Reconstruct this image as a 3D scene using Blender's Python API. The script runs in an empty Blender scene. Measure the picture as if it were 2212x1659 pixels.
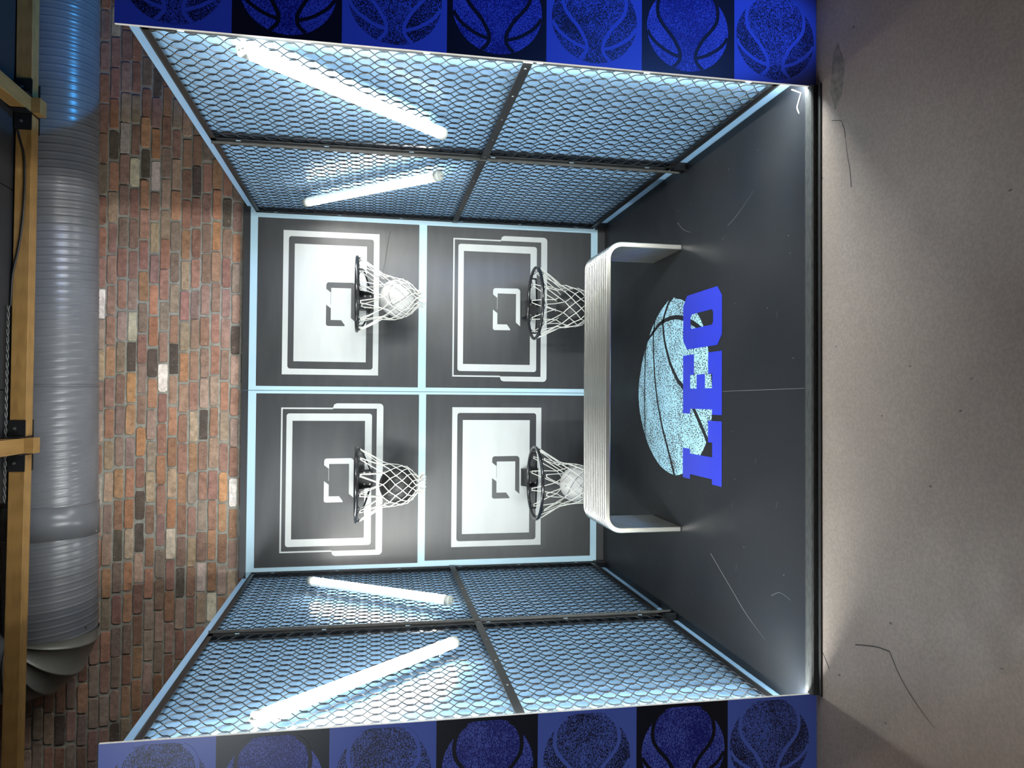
import bpy, math, random
import numpy as np
from mathutils import Vector, Matrix
random.seed(7)
SC = bpy.context.scene
COL = SC.collection
PI = math.pi

# ------------------------------------------------------------------ camera
cam_d = bpy.data.cameras.new('camera')
cam_d.sensor_width = 36.0
cam_d.lens = 1619.4914 / 2212 * 36.0
cam = bpy.data.objects.new('camera', cam_d)
COL.objects.link(cam)
CAM_POS = Vector((-0.03887, -5.27919, 1.65793))
YAW, PITCH, ROLL = math.radians(1.17518), math.radians(-10.42698), math.radians(0.62935)
Fw = Vector((math.sin(YAW) * math.cos(PITCH), math.cos(YAW) * math.cos(PITCH), math.sin(PITCH)))
R0 = Vector((math.cos(YAW), -math.sin(YAW), 0))
U0 = R0.cross(Fw)
Rt = R0 * math.cos(ROLL) + U0 * math.sin(ROLL)
Up = U0 * math.cos(ROLL) - R0 * math.sin(ROLL)
# the photograph was taken with the phone on its side: world up points to the left edge of the frame
xc, yc, zc = -Up, Rt, -Fw
cam.matrix_world = Matrix(((xc.x, yc.x, zc.x, CAM_POS.x), (xc.y, yc.y, zc.y, CAM_POS.y),
                           (xc.z, yc.z, zc.z, CAM_POS.z), (0, 0, 0, 1)))
cam_d.clip_start = 0.05
SC.camera = cam

# ------------------------------------------------------------------ world, view, room lamps, added fill
SC.view_settings.view_transform = 'Standard'
SC.view_settings.look = 'None'
SC.view_settings.gamma = 1.0
SC.view_settings.use_curve_mapping = False
SC.view_settings.exposure = 0.0
world = bpy.data.worlds.new('world')
SC.world = world
world.use_nodes = True
world.node_tree.nodes['Background'].inputs[0].default_value = (0.78, 0.74, 0.78, 1)
world.node_tree.nodes['Background'].inputs[1].default_value = 0.02

TUBE_POWER = 72.0

def lamp(name, kind, loc, target, energy, color, **kw):
    d = bpy.data.lights.new(name, kind)
    d.energy = energy
    d.color = color
    for k, v in kw.items():
        setattr(d, k, v)
    o = bpy.data.objects.new(name, d)
    COL.objects.link(o)
    o.location = loc
    o.rotation_euler = (Vector(target) - Vector(loc)).to_track_quat('-Z', 'Y').to_euler()
    return o

lamp('ceiling_lamp', 'AREA', (0.1, -2.9, 4.3), (0.1, -2.9, 0), 4, (1.0, 0.80, 0.60), shape='DISK', size=0.5)
lamp('ceiling_lamp', 'AREA', (-1.6, -4.6, 4.2), (-1.2, -3.8, 0), 4, (1.0, 0.78, 0.62), shape='DISK', size=0.5)
lamp('ceiling_lamp', 'SPOT', (-2.6, -1.5, 3.0), (-0.8, -3.7, 0), 42, (1.0, 0.64, 0.48), spot_size=0.9, spot_blend=0.8, shadow_soft_size=0.12)
blue = lamp('blue_spot', 'SPOT', (1.36, -4.3, 0.1), (1.405, -2.63, 1.25), 120, (0.10, 0.26, 1.0), spot_size=math.radians(86), spot_blend=0.35, shadow_soft_size=0.05)
blue.scale = (0.26, 1, 1)
lamp('blue_uplight', 'SPOT', (2.55, -1.35, 0.9), (2.45, -1.0, 3.4), 200, (0.05, 0.40, 1.0), spot_size=math.radians(42), spot_blend=0.06, shadow_soft_size=0.02)
lamp('front_fill', 'SPOT', (-2.1, -7.0, 3.0), (-1.55, -2.63, 1.5), 340, (0.85, 0.93, 1.0), spot_size=0.70, spot_blend=0.6, shadow_soft_size=0.2)  # added fill from the camera side, only to brighten the left front panel
lamp('violet_spot', 'SPOT', (2.6, -5.2, 4.0), (1.2, -3.6, 0), 9, (0.5, 0.42, 1.0), spot_size=1.1, spot_blend=0.9, shadow_soft_size=0.15)

# ------------------------------------------------------------------ materials
def srgb(r, g, b):
    def f(c):
        c /= 255.0
        return c / 12.92 if c <= 0.04045 else ((c + 0.055) / 1.055) ** 2.4
    return (f(r), f(g), f(b), 1)

def mat(name, color, rough=0.5, metal=0.0, spec=0.5, emit=None, estr=0.0, coat=0.0):
    m = bpy.data.materials.new(name)
    m.use_nodes = True
    p = m.node_tree.nodes['Principled BSDF']
    p.inputs['Base Color'].default_value = color
    p.inputs['Roughness'].default_value = rough
    p.inputs['Metallic'].default_value = metal
    p.inputs['Specular IOR Level'].default_value = spec
    p.inputs['Coat Weight'].default_value = coat
    if emit:
        p.inputs['Emission Color'].default_value = emit
        p.inputs['Emission Strength'].default_value = estr
    return m

def N(m, t, **kw):
    n = m.node_tree.nodes.new(t)
    for k, v in kw.items():
        setattr(n, k, v)
    return n

def L(m, a, b):
    m.node_tree.links.new(a, b)

def P(m):
    return m.node_tree.nodes['Principled BSDF']

def coords(m, scale=(1, 1, 1), rot=(0, 0, 0)):
    g = N(m, 'ShaderNodeNewGeometry')
    mp = N(m, 'ShaderNodeMapping')
    mp.inputs['Scale'].default_value = scale
    mp.inputs['Rotation'].default_value = rot
    L(m, g.outputs['Position'], mp.inputs['Vector'])
    return mp.outputs['Vector']

def noise(m, vec, scale, detail=3, rough=0.5):
    n = N(m, 'ShaderNodeTexNoise')
    n.inputs['Scale'].default_value = scale
    n.inputs['Detail'].default_value = detail
    n.inputs['Roughness'].default_value = rough
    L(m, vec, n.inputs['Vector'])
    return n.outputs['Fac']

def ramp(m, fac, stops, const=False):
    r = N(m, 'ShaderNodeValToRGB')
    if const:
        r.color_ramp.interpolation = 'CONSTANT'
    els = r.color_ramp.elements
    while len(els) < len(stops):
        els.new(0.5)
    for e, (p, c) in zip(els, stops):
        e.position = p
        e.color = c
    L(m, fac, r.inputs['Fac'])
    return r.outputs['Color']

def mix(m, fac, a, b, mode='MIX'):
    n = N(m, 'ShaderNodeMix', data_type='RGBA', blend_type=mode)
    for s, v in ((n.inputs[0], fac), (n.inputs[6], a), (n.inputs[7], b)):
        if hasattr(v, 'is_linked') or hasattr(v, 'links'):
            L(m, v, s)
        else:
            s.default_value = v
    return n.outputs[2]

def bump(m, h, strength, dist=0.01):
    b = N(m, 'ShaderNodeBump')
    b.inputs['Strength'].default_value = strength
    b.inputs['Distance'].default_value = dist
    L(m, h, b.inputs['Height'])
    L(m, b.outputs['Normal'], P(m).inputs['Normal'])

def varied(name, c0, c1, scale, rough=0.5, spec=0.5, metal=0.0, stretch=(1, 1, 1), bstr=0.0, r2=None):
    m = mat(name, c0, rough, metal, spec)
    v = coords(m, stretch)
    f = noise(m, v, scale, 5)
    L(m, ramp(m, f, [(0.35, c0), (0.65, c1)]), P(m).inputs['Base Color'])
    if bstr:
        bump(m, f, bstr, 0.004)
    return m

BLUE = varied('light_blue_paint', (0.285, 0.49, 0.735, 1), (0.315, 0.53, 0.77, 1), 3.0, 0.28, 0.22)
BLUEB = varied('light_blue_print_toned', (0.39, 0.565, 0.67, 1), (0.42, 0.60, 0.70, 1), 3.0, 0.35, 0.35)  # back wall print, toned apart from the side walls' blue to offset uneven lighting
BLACKP = varied('black_print', (0.021, 0.022, 0.0235, 1), (0.030, 0.0305, 0.032, 1), 2.5, 0.38, 0.5, stretch=(1, 1, 6))
GREYP = mat('charcoal_print', (0.031, 0.032, 0.034, 1), 0.38)
WHITEP = varied('white_print', (0.455, 0.47, 0.46, 1), (0.50, 0.515, 0.505, 1), 2.2, 0.4, stretch=(1, 1, 4))
BLACKM = mat('black_steel', (0.008, 0.008, 0.009, 1), 0.42, 0.0, 0.35)
WIRE = mat('dark_wire', (0.016, 0.016, 0.018, 1), 0.4, 0.0, 0.4)
RIM = mat('rim_black', (0.012, 0.012, 0.013, 1), 0.22, 0.0, 0.7)
NETM = mat('white_cord', (0.66, 0.65, 0.60, 1), 0.8)
STEEL = mat('stainless', (0.60, 0.575, 0.52, 1), 0.28, 1.0)
TRIM = varied('scuffed_aluminium', (0.030, 0.031, 0.030, 1), (0.055, 0.056, 0.053, 1), 30, 0.55, 0.2, 0.0, stretch=(1, 6, 6))
DARKGAP = mat('dark_rubber', (0.01, 0.01, 0.01, 1), 0.6)
PLASTICW = mat('white_plastic', (0.8, 0.82, 0.8, 1), 0.35)
CAPM = mat('grey_end_cap', (0.42, 0.44, 0.41, 1), 0.4)
TUBEW = mat('tube_housing', (0.85, 0.88, 0.86, 1), 0.25, emit=(0.85, 1.0, 0.98, 1), estr=0.45)
GLOW = mat('tube_diffuser', (0.9, 0.9, 0.9, 1), 0.4, emit=(1.0, 0.985, 0.93, 1), estr=TUBE_POWER)
EDGEW = mat('pale_board_edge', (0.75, 0.70, 0.66, 1), 0.6)
CABLE = mat('black_cable', (0.012, 0.012, 0.012, 1), 0.45)
SLOTM = mat('slot_pale', (0.30, 0.45, 0.55, 1), 0.6)
BOLT = mat('bolt_steel', (0.25, 0.24, 0.23, 1), 0.4, 0.9)
CEILM = mat('ceiling_black', (0.012, 0.012, 0.014, 1), 0.8)
PANELB = mat('black_soffit', (0.010, 0.010, 0.012, 1), 0.7)
LINEW = mat('pale_joint', (0.35, 0.34, 0.33, 1), 0.7)

# deck: black vinyl with fine scratches
DECK = mat('black_deck', (0.03, 0.031, 0.034, 1), 0.42, spec=0.18)
_v = coords(DECK)
_n = noise(DECK, _v, 2.2, 4)
_base = ramp(DECK, _n, [(0.35, (0.0095, 0.0105, 0.013, 1)), (0.68, (0.014, 0.0148, 0.0165, 1))])
_v2 = coords(DECK, (1.0, 1.0, 1.0))
_n2 = noise(DECK, _v2, 55, 2)
_sp = ramp(DECK, _n2, [(0.0, (0, 0, 0, 1)), (0.79, (0, 0, 0, 1)), (0.82, (1, 1, 1, 1))])
L(DECK, mix(DECK, _sp, _base, (0.07, 0.07, 0.07, 1)), P(DECK).inputs['Base Color'])
_rr = ramp(DECK, _n, [(0.3, (0.42, 0.42, 0.42, 1)), (0.7, (0.55, 0.55, 0.55, 1))])
L(DECK, _rr, P(DECK).inputs['Roughness'])

# concrete
CONC = mat('polished_concrete', (0.3, 0.28, 0.25, 1), 0.42)
_v = coords(CONC)
_n = noise(CONC, _v, 1.3, 6, 0.6)
_c = ramp(CONC, _n, [(0.3, (0.22, 0.176, 0.150, 1)), (0.7, (0.285, 0.232, 0.20, 1))])
_f = noise(CONC, _v, 90, 3, 0.7)
_c = mix(CONC, ramp(CONC, _f, [(0.40, (0.35, 0.35, 0.35, 1)), (0.62, (0, 0, 0, 1))]), _c, (0.11, 0.095, 0.085, 1))
_vo = N(CONC, 'ShaderNodeTexVoronoi')
_vo.inputs['Scale'].default_value = 8.0
_vw = N(CONC, 'ShaderNodeMapping')
_vw.inputs['Scale'].default_value = (1.6, 0.8, 1)
L(CONC, _v, _vw.inputs['Vector'])
L(CONC, _vw.outputs['Vector'], _vo.inputs['Vector'])
_spk = ramp(CONC, _vo.outputs['Distance'], [(0.0, (1, 1, 1, 1)), (0.035, (1, 1, 1, 1)), (0.06, (0, 0, 0, 1))])
_c = mix(CONC, _spk, _c, (0.06, 0.05, 0.05, 1))
L(CONC, _c, P(CONC).inputs['Base Color'])
_r = ramp(CONC, noise(CONC, _v, 7, 5), [(0.35, (0.44, 0.44, 0.44, 1)), (0.7, (0.54, 0.54, 0.54, 1))])
L(CONC, _r, P(CONC).inputs['Roughness'])
bump(CONC, _f, 0.05, 0.002)
CRACK = mat('crack_dark', (0.045, 0.038, 0.036, 1), 0.8)
PATCHM = varied('floor_patch', (0.10, 0.09, 0.08, 1), (0.18, 0.16, 0.14, 1), 40, 0.7)
SCUFF = mat('pale_scuff', (0.14, 0.145, 0.15, 1), 0.7)
JOINT = mat('deck_joint', (0.16, 0.16, 0.16, 1), 0.7)

# bricks: colour attribute + weathering
def brick_material():
    m = mat('reclaimed_brick', (0.2, 0.1, 0.07, 1), 0.85, spec=0.2)
    at = N(m, 'ShaderNodeVertexColor', layer_name='tint')
    v = coords(m)
    f1 = noise(m, v, 28, 6, 0.65)
    c = mix(m, 1.0, at.outputs['Color'], ramp(m, f1, [(0.3, (0.62, 0.6, 0.58, 1)), (0.7, (1.25, 1.2, 1.15, 1))]), 'MULTIPLY')
    f2 = noise(m, coords(m, (1, 1, 1)), 46, 5, 0.7)
    w = ramp(m, f2, [(0.0, (0, 0, 0, 1)), (0.63, (0, 0, 0, 1)), (0.70, (0.75, 0.75, 0.75, 1))])
    c = mix(m, w, c, (0.50, 0.44, 0.38, 1))
    f3 = noise(m, coords(m, (1, 1, 1.3)), 33, 4, 0.7)
    w = ramp(m, f3, [(0.0, (0.7, 0.7, 0.7, 1)), (0.27, (0.6, 0.6, 0.6, 1)), (0.33, (0, 0, 0, 1))])
    c = mix(m, w, c, (0.05, 0.04, 0.035, 1))
    L(m, c, P(m).inputs['Base Color'])
    bump(m, f1, 0.5, 0.006)
    return m
BRICK = brick_material()
MORTAR = varied('grey_mortar', (0.27, 0.26, 0.225, 1), (0.37, 0.355, 0.31, 1), 30, 0.95, 0.2, bstr=0.4)

def wood_material(axis):
    m = mat('oak_timber', (0.3, 0.17, 0.06, 1), 0.5)
    st = (1.2, 14, 14) if axis == 0 else (14, 1.2, 14) if axis == 1 else (14, 14, 1.2)
    v = coords(m, st)
    w = N(m, 'ShaderNodeTexWave')
    w.inputs['Scale'].default_value = 2.0
    w.inputs['Distortion'].default_value = 6.0
    w.inputs['Detail'].default_value = 3.0
    L(m, v, w.inputs['Vector'])
    n = noise(m, v, 2.0, 5)
    c = ramp(m, w.outputs['Fac'], [(0.0, (0.21, 0.112, 0.032, 1)), (1.0, (0.30, 0.165, 0.05, 1))])
    c = mix(m, 0.55, c, ramp(m, n, [(0.3, (0.18, 0.095, 0.026, 1)), (0.7, (0.33, 0.19, 0.06, 1))]))
    L(m, c, P(m).inputs['Base Color'])
    return m
WOODX, WOODY, WOODZ = wood_material(0), wood_material(1), wood_material(2)

DUCTM = varied('grey_duct_paint', (0.115, 0.118, 0.13, 1), (0.14, 0.143, 0.155, 1), 5, 0.30, 0.5)
DUCTE = varied('bare_elbow_metal', (0.22, 0.215, 0.19, 1), (0.27, 0.26, 0.23, 1), 6, 0.34, 0.5, 0.4)

# printed basketballs
def pebble(name, dark, lite, cover, sc, stretch):
    m = mat(name, dark, 0.4)
    v = coords(m, stretch)
    f = noise(m, v, sc, 1.5, 0.5)
    f2 = noise(m, coords(m), 9, 2, 0.5)
    ma = N(m, 'ShaderNodeMath', operation='MULTIPLY_ADD')
    L(m, f2, ma.inputs[0])
    ma.inputs[1].default_value = 0.28
    L(m, f, ma.inputs[2])
    L(m, ramp(m, ma.outputs[0], [(0.0, dark), (cover - 0.012, dark), (cover + 0.012, lite)]), P(m).inputs['Base Color'])
    return m
TILE_BLUE = (0.082, 0.130, 0.50, 1)
TILE_BLACK = (0.006, 0.007, 0.014, 1)
T_BLUE = mat('print_blue', TILE_BLUE, 0.35)
T_BLACK = mat('print_black', TILE_BLACK, 0.35)
PB_BULB = pebble('pebble_on_blue', (0.008, 0.008, 0.03, 1), TILE_BLUE, 0.645, 300, (0.8, 1, 1.2))
PB_LOBE = pebble('pebble_on_blue_dense', (0.008, 0.008, 0.03, 1), TILE_BLUE, 0.675, 230, (0.8, 1, 1.2))
PK_BULB = pebble('pebble_on_black', (0.008, 0.010, 0.16, 1), (0.085, 0.12, 0.50, 1), 0.69, 300, (0.8, 1, 1.2))
PK_LOBE = pebble('pebble_on_black_dense', (0.008, 0.010, 0.16, 1), (0.085, 0.12, 0.50, 1), 0.62, 230, (0.8, 1, 1.2))
P_FLOOR = pebble('pebble_on_deck', (0.03, 0.032, 0.035, 1), (0.40, 0.70, 0.84, 1), 0.60, 150, (1.15, 0.42, 1))
LEOBLUE = mat('royal_blue_vinyl', (0.016, 0.030, 0.46, 1), 0.35)
BALLW = mat('white_ball_leather', (0.47, 0.465, 0.45, 1), 0.55)
BALLK = mat('black_ball_leather', (0.012, 0.0115, 0.0115, 1), 0.5)
SEAMG = mat('grey_ball_seam', (0.13, 0.125, 0.13, 1), 0.6)
SEAMK = mat('black_ball_seam', (0.05, 0.048, 0.047, 1), 0.5)

# ------------------------------------------------------------------ mesh helpers
class MB:
    def __init__(s):
        s.v, s.f, s.m, s.sm = [], [], [], []
    def face(s, idx, m=0, smooth=False):
        s.f.append(idx); s.m.append(m); s.sm.append(smooth)
    def poly(s, pts, m=0):
        b = len(s.v)
        s.v += [tuple(p) for p in pts]
        s.face(tuple(range(b, b + len(pts))), m)
    def box(s, lo, hi, m=0, ms=None):
        x0, y0, z0 = lo; x1, y1, z1 = hi
        b = len(s.v)
        s.v += [(x0, y0, z0), (x1, y0, z0), (x1, y1, z0), (x0, y1, z0), (x0, y0, z1), (x1, y0, z1), (x1, y1, z1), (x0, y1, z1)]
        # order: -z, +z, -y, +x, +y, -x
        for k, q in enumerate(((3, 2, 1, 0), (4, 5, 6, 7), (0, 1, 5, 4), (1, 2, 6, 5), (2, 3, 7, 6), (3, 0, 4, 7))):
            s.face(tuple(b + i for i in q), ms[k] if ms else m)
    def hexa(s, p, m=0):
        b = len(s.v)
        s.v += [tuple(q) for q in p]
        for q in ((3, 2, 1, 0), (4, 5, 6, 7), (0, 1, 5, 4), (1, 2, 6, 5), (2, 3, 7, 6), (3, 0, 4, 7)):
            s.face(tuple(b + i for i in q), m)
    def prism(s, poly, axis, a, c, m=0):
        """polygon in the two other axes (in order), extruded along axis from a to c"""
        def mk(p, t):
            q = list(p); q.insert(axis, t); return tuple(q)
        b = len(s.v); n = len(poly)
        s.v += [mk(p, a) for p in poly] + [mk(p, c) for p in poly]
        s.face(tuple(range(b, b + n)), m)
        s.face(tuple(range(b + 2 * n - 1, b + n - 1, -1)), m)
        for i in range(n):
            j = (i + 1) % n
            s.face((b + i, b + n + i, b + n + j, b + j), m)
    def tube(s, pts, r, n=6, closed=False, m=0, caps=True, smooth=True):
        pts = [Vector(p) for p in pts]
        K = len(pts)
        b = len(s.v)
        prev = None
        for i, p in enumerate(pts):
            if closed:
                t = (pts[(i + 1) % K] - pts[i - 1]).normalized()
            else:
                t = (pts[min(i + 1, K - 1)] - pts[max(i - 1, 0)]).normalized()
            if prev is None:
                up = Vector((0, 0, 1)) if abs(t.z) < 0.9 else Vector((1, 0, 0))
                u = t.cross(up).normalized()
            else:
                u = (prev - t * prev.dot(t)).normalized()
            prev = u
            w = t.cross(u)
            rr = r[i] if isinstance(r, (list, tuple)) else r
            for k in range(n):
                a = 2 * PI * k / n
                s.v.append(tuple(p + u * (rr * math.cos(a)) + w * (rr * math.sin(a))))
        for i in range(K if closed else K - 1):
            j = (i + 1) % K
            for k in range(n):
                l = (k + 1) % n
                s.face((b + i * n + k, b + i * n + l, b + j * n + l, b + j * n + k), m, smooth)
        if caps and not closed:
            s.face(tuple(b + k for k in range(n - 1, -1, -1)), m)
            s.face(tuple(b + (K - 1) * n + k for k in range(n)), m)
    def cyl(s, p0, p1, r, n=24, m=0, smooth=True):
        s.tube([p0, p1], r, n, False, m, True, smooth)
    def ribbon(s, pts, w, z, plane, m=0):
        """flat strip along 2-d points; plane(p2, z) -> 3-d"""
        pts = catmull(pts, 6)
        b = len(s.v)
        K = len(pts)
        for i, p in enumerate(pts):
            a = pts[max(i - 1, 0)]; c = pts[min(i + 1, K - 1)]
            dx, dy = c[0] - a[0], c[1] - a[1]
            l = math.hypot(dx, dy) or 1
            nx, ny = -dy / l, dx / l
            ww = w[0] + (w[1] - w[0]) * i / (K - 1) if isinstance(w, tuple) else w
            s.v.append(tuple(plane((p[0] + nx * ww / 2, p[1] + ny * ww / 2), z)))
            s.v.append(tuple(plane((p[0] - nx * ww / 2, p[1] - ny * ww / 2), z)))
        for i in range(K - 1):
            s.face((b + 2 * i, b + 2 * i + 2, b + 2 * i + 3, b + 2 * i + 1), m)
    def build(s, name, mats, parent=None, kind=None, label=None, cat=None, group=None, origin=None, bevel=0):
        me = bpy.data.meshes.new(name)
        off = Vector(parent_origin(parent)) if parent else Vector(origin or (0, 0, 0))
        me.from_pydata([(a - off.x, b - off.y, c - off.z) for a, b, c in s.v], [], s.f)
        if not isinstance(mats, (list, tuple)):
            mats = [mats]
        for mm in mats:
            me.materials.append(mm)
        me.polygons.foreach_set('material_index', s.m)
        me.polygons.foreach_set('use_smooth', s.sm)
        me.update()
        o = bpy.data.objects.new(name, me)
        COL.objects.link(o)
        if parent:
            o.parent = parent
        else:
            o.location = off
        if kind: o['kind'] = kind
        tag(o, label, cat, group)
        if bevel:
            bv = o.modifiers.new('bevel', 'BEVEL')
            bv.width = bevel; bv.segments = 2; bv.limit_method = 'ANGLE'
        return o

def parent_origin(p):
    v = Vector(p.location)
    while p.parent:
        p = p.parent
        v += Vector(p.location)
    return v

def tag(o, label=None, cat=None, group=None):
    if label: o['label'] = label
    if cat: o['category'] = cat
    if group: o['group'] = group
    return o

def thing(name, loc, label, cat, group=None):
    o = bpy.data.objects.new(name, None)
    o.empty_display_size = 0.1
    COL.objects.link(o)
    o.location = loc
    return tag(o, label, cat, group)

def copy_tree(root, loc):
    r = root.copy(); COL.objects.link(r); r.location = loc
    for ch in list(root.children):
        c = ch.copy(); COL.objects.link(c); c.parent = r
        for g in list(ch.children):
            d = g.copy(); COL.objects.link(d); d.parent = c
    return r

def catmull(pts, n=5):
    if len(pts) < 3:
        return list(pts)
    out = []
    P_ = [pts[0]] + list(pts) + [pts[-1]]
    for i in range(1, len(P_) - 2):
        a, b, c, d = P_[i - 1:i + 3]
        for k in range(n):
            t = k / n
            out.append(tuple(0.5 * ((2 * b[j]) + (-a[j] + c[j]) * t + (2 * a[j] - 5 * b[j] + 4 * c[j] - d[j]) * t * t +
                                    (-a[j] + 3 * b[j] - 3 * c[j] + d[j]) * t ** 3) for j in range(len(b))))
    out.append(tuple(pts[-1]))
    return out

def rrect(x0, x1, z0, z1, r, n=5):
    pts = []
    for cx, cz, a0 in ((x1 - r, z1 - r, 0), (x0 + r, z1 - r, 90), (x0 + r, z0 + r, 180), (x1 - r, z0 + r, 270)):
        for k in range(n + 1):
            a = math.radians(a0 + 90 * k / n)
            pts.append((cx + r * math.cos(a), cz + r * math.sin(a)))
    return pts

# ------------------------------------------------------------------ the setting
XW = 1.252          # inner face of the booth's side walls
DB = 2.62           # booth depth
# concrete floor
b = MB(); b.box((-5, -9, -0.13), (5, 0.25, -0.03))
floor = b.build('floor', CONC, kind='structure')
zf = -0.0294
def fpl(p, z): return (p[0], p[1], z)
b = MB()
b.ribbon([(1.02, -2.735), (1.0, -2.79), (0.985, -2.80)], 0.003, zf, fpl)
b.ribbon([(0.985, -2.80), (0.96, -2.812), (0.93, -2.818)], (0.004, 0.006), zf, fpl)
b.ribbon([(0.93, -2.818), (0.86, -2.83), (0.80, -2.845), (0.735, -2.852)], (0.003, 0.006), zf, fpl)
b.build('crack', CRACK, floor)
b = MB()
b.poly([(1.30, -2.77, zf), (1.20, -2.815, zf), (1.10, -2.80, zf), (1.05, -2.755, zf), (1.14, -2.725, zf), (1.27, -2.745, zf)])
b.build('patch', PATCHM, floor)
b = MB()
b.ribbon([(-0.90, -2.87), (-0.885, -2.925), (-0.87, -2.99), (-0.865, -3.05)], 0.005, zf, fpl)
b.ribbon([(-0.865, -3.05), (-0.93, -3.10), (-0.985, -3.17), (-1.03, -3.25)], (0.005, 0.002), zf, fpl)
b.build('crack', CRACK, floor)
b = MB()
b.ribbon([(-0.12, -3.62), (-0.125, -3.72), (-0.14, -3.86)], 0.004, zf, fpl)
b.ribbon([(-0.122, -3.65), (-0.14, -3.655)], 0.008, zf, fpl)
b.build('crack', CRACK, floor)
b = MB()
b.ribbon([(-0.985, -2.665), (-1.01, -2.69), (-1.04, -2.715)], 0.006, zf, fpl)
b.ribbon([(0.83, -2.66), (0.815, -2.675)], 0.012, zf, fpl)
b.build('crack', CRACK, floor)
# ceiling of the hall, high and dark
b = MB(); b.box((-5, -9, 5.2), (5, 0.25, 5.3)); b.build('ceiling', CEILM, kind='structure')

# brick wall behind the booth: real bricks on a mortar bed
def brick_wall():
    m = MB()
    yb = 0.062
    m.box((-5, yb, -0.03), (5, 0.25, 5.2), 1)
    pitch, zk0, blen = 0.0653, 3.3698, 0.207
    tints = []
    nface = len(m.f)
    pal = [((0.34, 0.195, 0.148), 26), ((0.40, 0.225, 0.150), 18), ((0.33, 0.21, 0.170), 18), ((0.32, 0.24, 0.195), 18),
           ((0.44, 0.32, 0.24), 10), ((0.46, 0.24, 0.14), 5), ((0.12, 0.095, 0.08), 5), ((0.60, 0.52, 0.43), 2.4), ((0.80, 0.75, 0.68), 1.4)]
    rnd = random.Random(11)
    cum = sum(w for _, w in pal)
    for k in range(-10, 30):
        zc_ = zk0 - k * pitch
        if zc_ < 1.9 or zc_ > 4.4:
            continue
        x = -3.2 + rnd.random() * 0.2
        while x < 3.6:
            bl = blen - 0.012 + rnd.uniform(-0.008, 0.006)
            h = pitch - 0.0115 + rnd.uniform(-0.004, 0.003)
            cx, cz = x + bl / 2, zc_ + rnd.uniform(-0.002, 0.002)
            yf = yb - 0.010 + rnd.uniform(-0.004, 0.005)
            rot = rnd.uniform(-0.012, 0.012)
            ca, sa = math.cos(rot), math.sin(rot)
            # outline with worn corners
            out = []
            cc = rnd.uniform(0.003, 0.010)
            for sx, sz in ((-1, -1), (1, -1), (1, 1), (-1, 1)):
                c1 = cc * rnd.uniform(0.5, 1.7); c2 = cc * rnd.uniform(0.5, 1.7)
                p = (sx * (bl / 2 - c1), sz * h / 2); q = (sx * bl / 2, sz * (h / 2 - c2))
                prs = [p, q] if sx * sz < 0 else [q, p]
                if (sx, sz) == (1, -1): prs = [p, q]
                if (sx, sz) == (1, 1): prs = [q, p]
                if (sx, sz) == (-1, 1): prs = [p, q]
                if (sx, sz) == (-1, -1): prs = [q, p]
                out += prs
            # wavy long edges
            full = []
            for i in range(len(out)):
                a, c = out[i], out[(i + 1) % len(out)]
                full.append(a)
                if abs(a[0] - c[0]) > 0.05:
                    for t in (0.33, 0.66):
                        full.append((a[0] + (c[0] - a[0]) * t, a[1] + rnd.uniform(-0.0032, 0.0028)))
            n = len(full)
            base = len(m.v)
            for s_, y_ in ((1.0, yb + 0.002), (0.985, yf + 0.003), (0.93, yf)):
                for px, pz in full:
                    qx = px * (1 - (1 - s_) * 0.4); qz = pz * s_
                    m.v.append((cx + qx * ca - qz * sa, y_, cz + qx * sa + qz * ca))
            m.face(tuple(base + 2 * n + i for i in range(n)), 0)
            for ring in (0, 1):
                for i in range(n):
                    j = (i + 1) % n
                    m.face((base + ring * n + i, base + ring * n + j, base + (ring + 1) * n + j, base + (ring + 1) * n + i), 0)
            r = rnd.random() * cum
            for c, w in pal:
                r -= w
                if r <= 0: break
            g = rnd.uniform(0.8, 1.2)
            tints.append(((c[0] * g, c[1] * g * rnd.uniform(0.93, 1.07), c[2] * g * rnd.uniform(0.92, 1.08), 1), 2 * n + 1))
            x += blen + rnd.uniform(-0.006, 0.006)
    o = m.build('wall_rear', [BRICK, MORTAR], kind='structure')
    me = o.data
    ca_ = me.color_attributes.new('tint', 'FLOAT_COLOR', 'CORNER')
    cols = np.ones((len(me.loops), 4), np.float32)
    pi = nface
    for c, cnt in tints:
        for _ in range(cnt):
            p = me.polygons[pi]
            cols[p.loop_start:p.loop_start + p.loop_total] = c
            pi += 1
    ca_.data.foreach_set('color', cols.ravel())
    return o
brick_wall()

# booth walls
b = MB()
b.box((-1.25, 0.0, 0.055), (1.25, 0.018, 2.489), 0)
b.box((-1.25, 0.0, 2.489), (1.25, 0.018, 2.533), 1)
b.box((-1.25, 0.0, -0.03), (1.25, 0.018, 0.055), 1)
wb = b.build('wall_back', [BLUEB, BLACKP], kind='structure')
b = MB()
b.box((0.0065, -0.0008, 0.06), (0.0105, 0.0, 2.535), 0)
b.build('sheet_joint', mat('joint_line', (0.05, 0.09, 0.13, 1), 0.6), wb)
for s, nm in ((1, 'wall_right'), (-1, 'wall_left')):
    b = MB()
    b.box((min(s * XW, s * (XW + 0.018)), -DB, -0.03), (max(s * XW, s * (XW + 0.018)), 0.0, 2.512))
    b.build(nm, BLUE, kind='structure')

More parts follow.
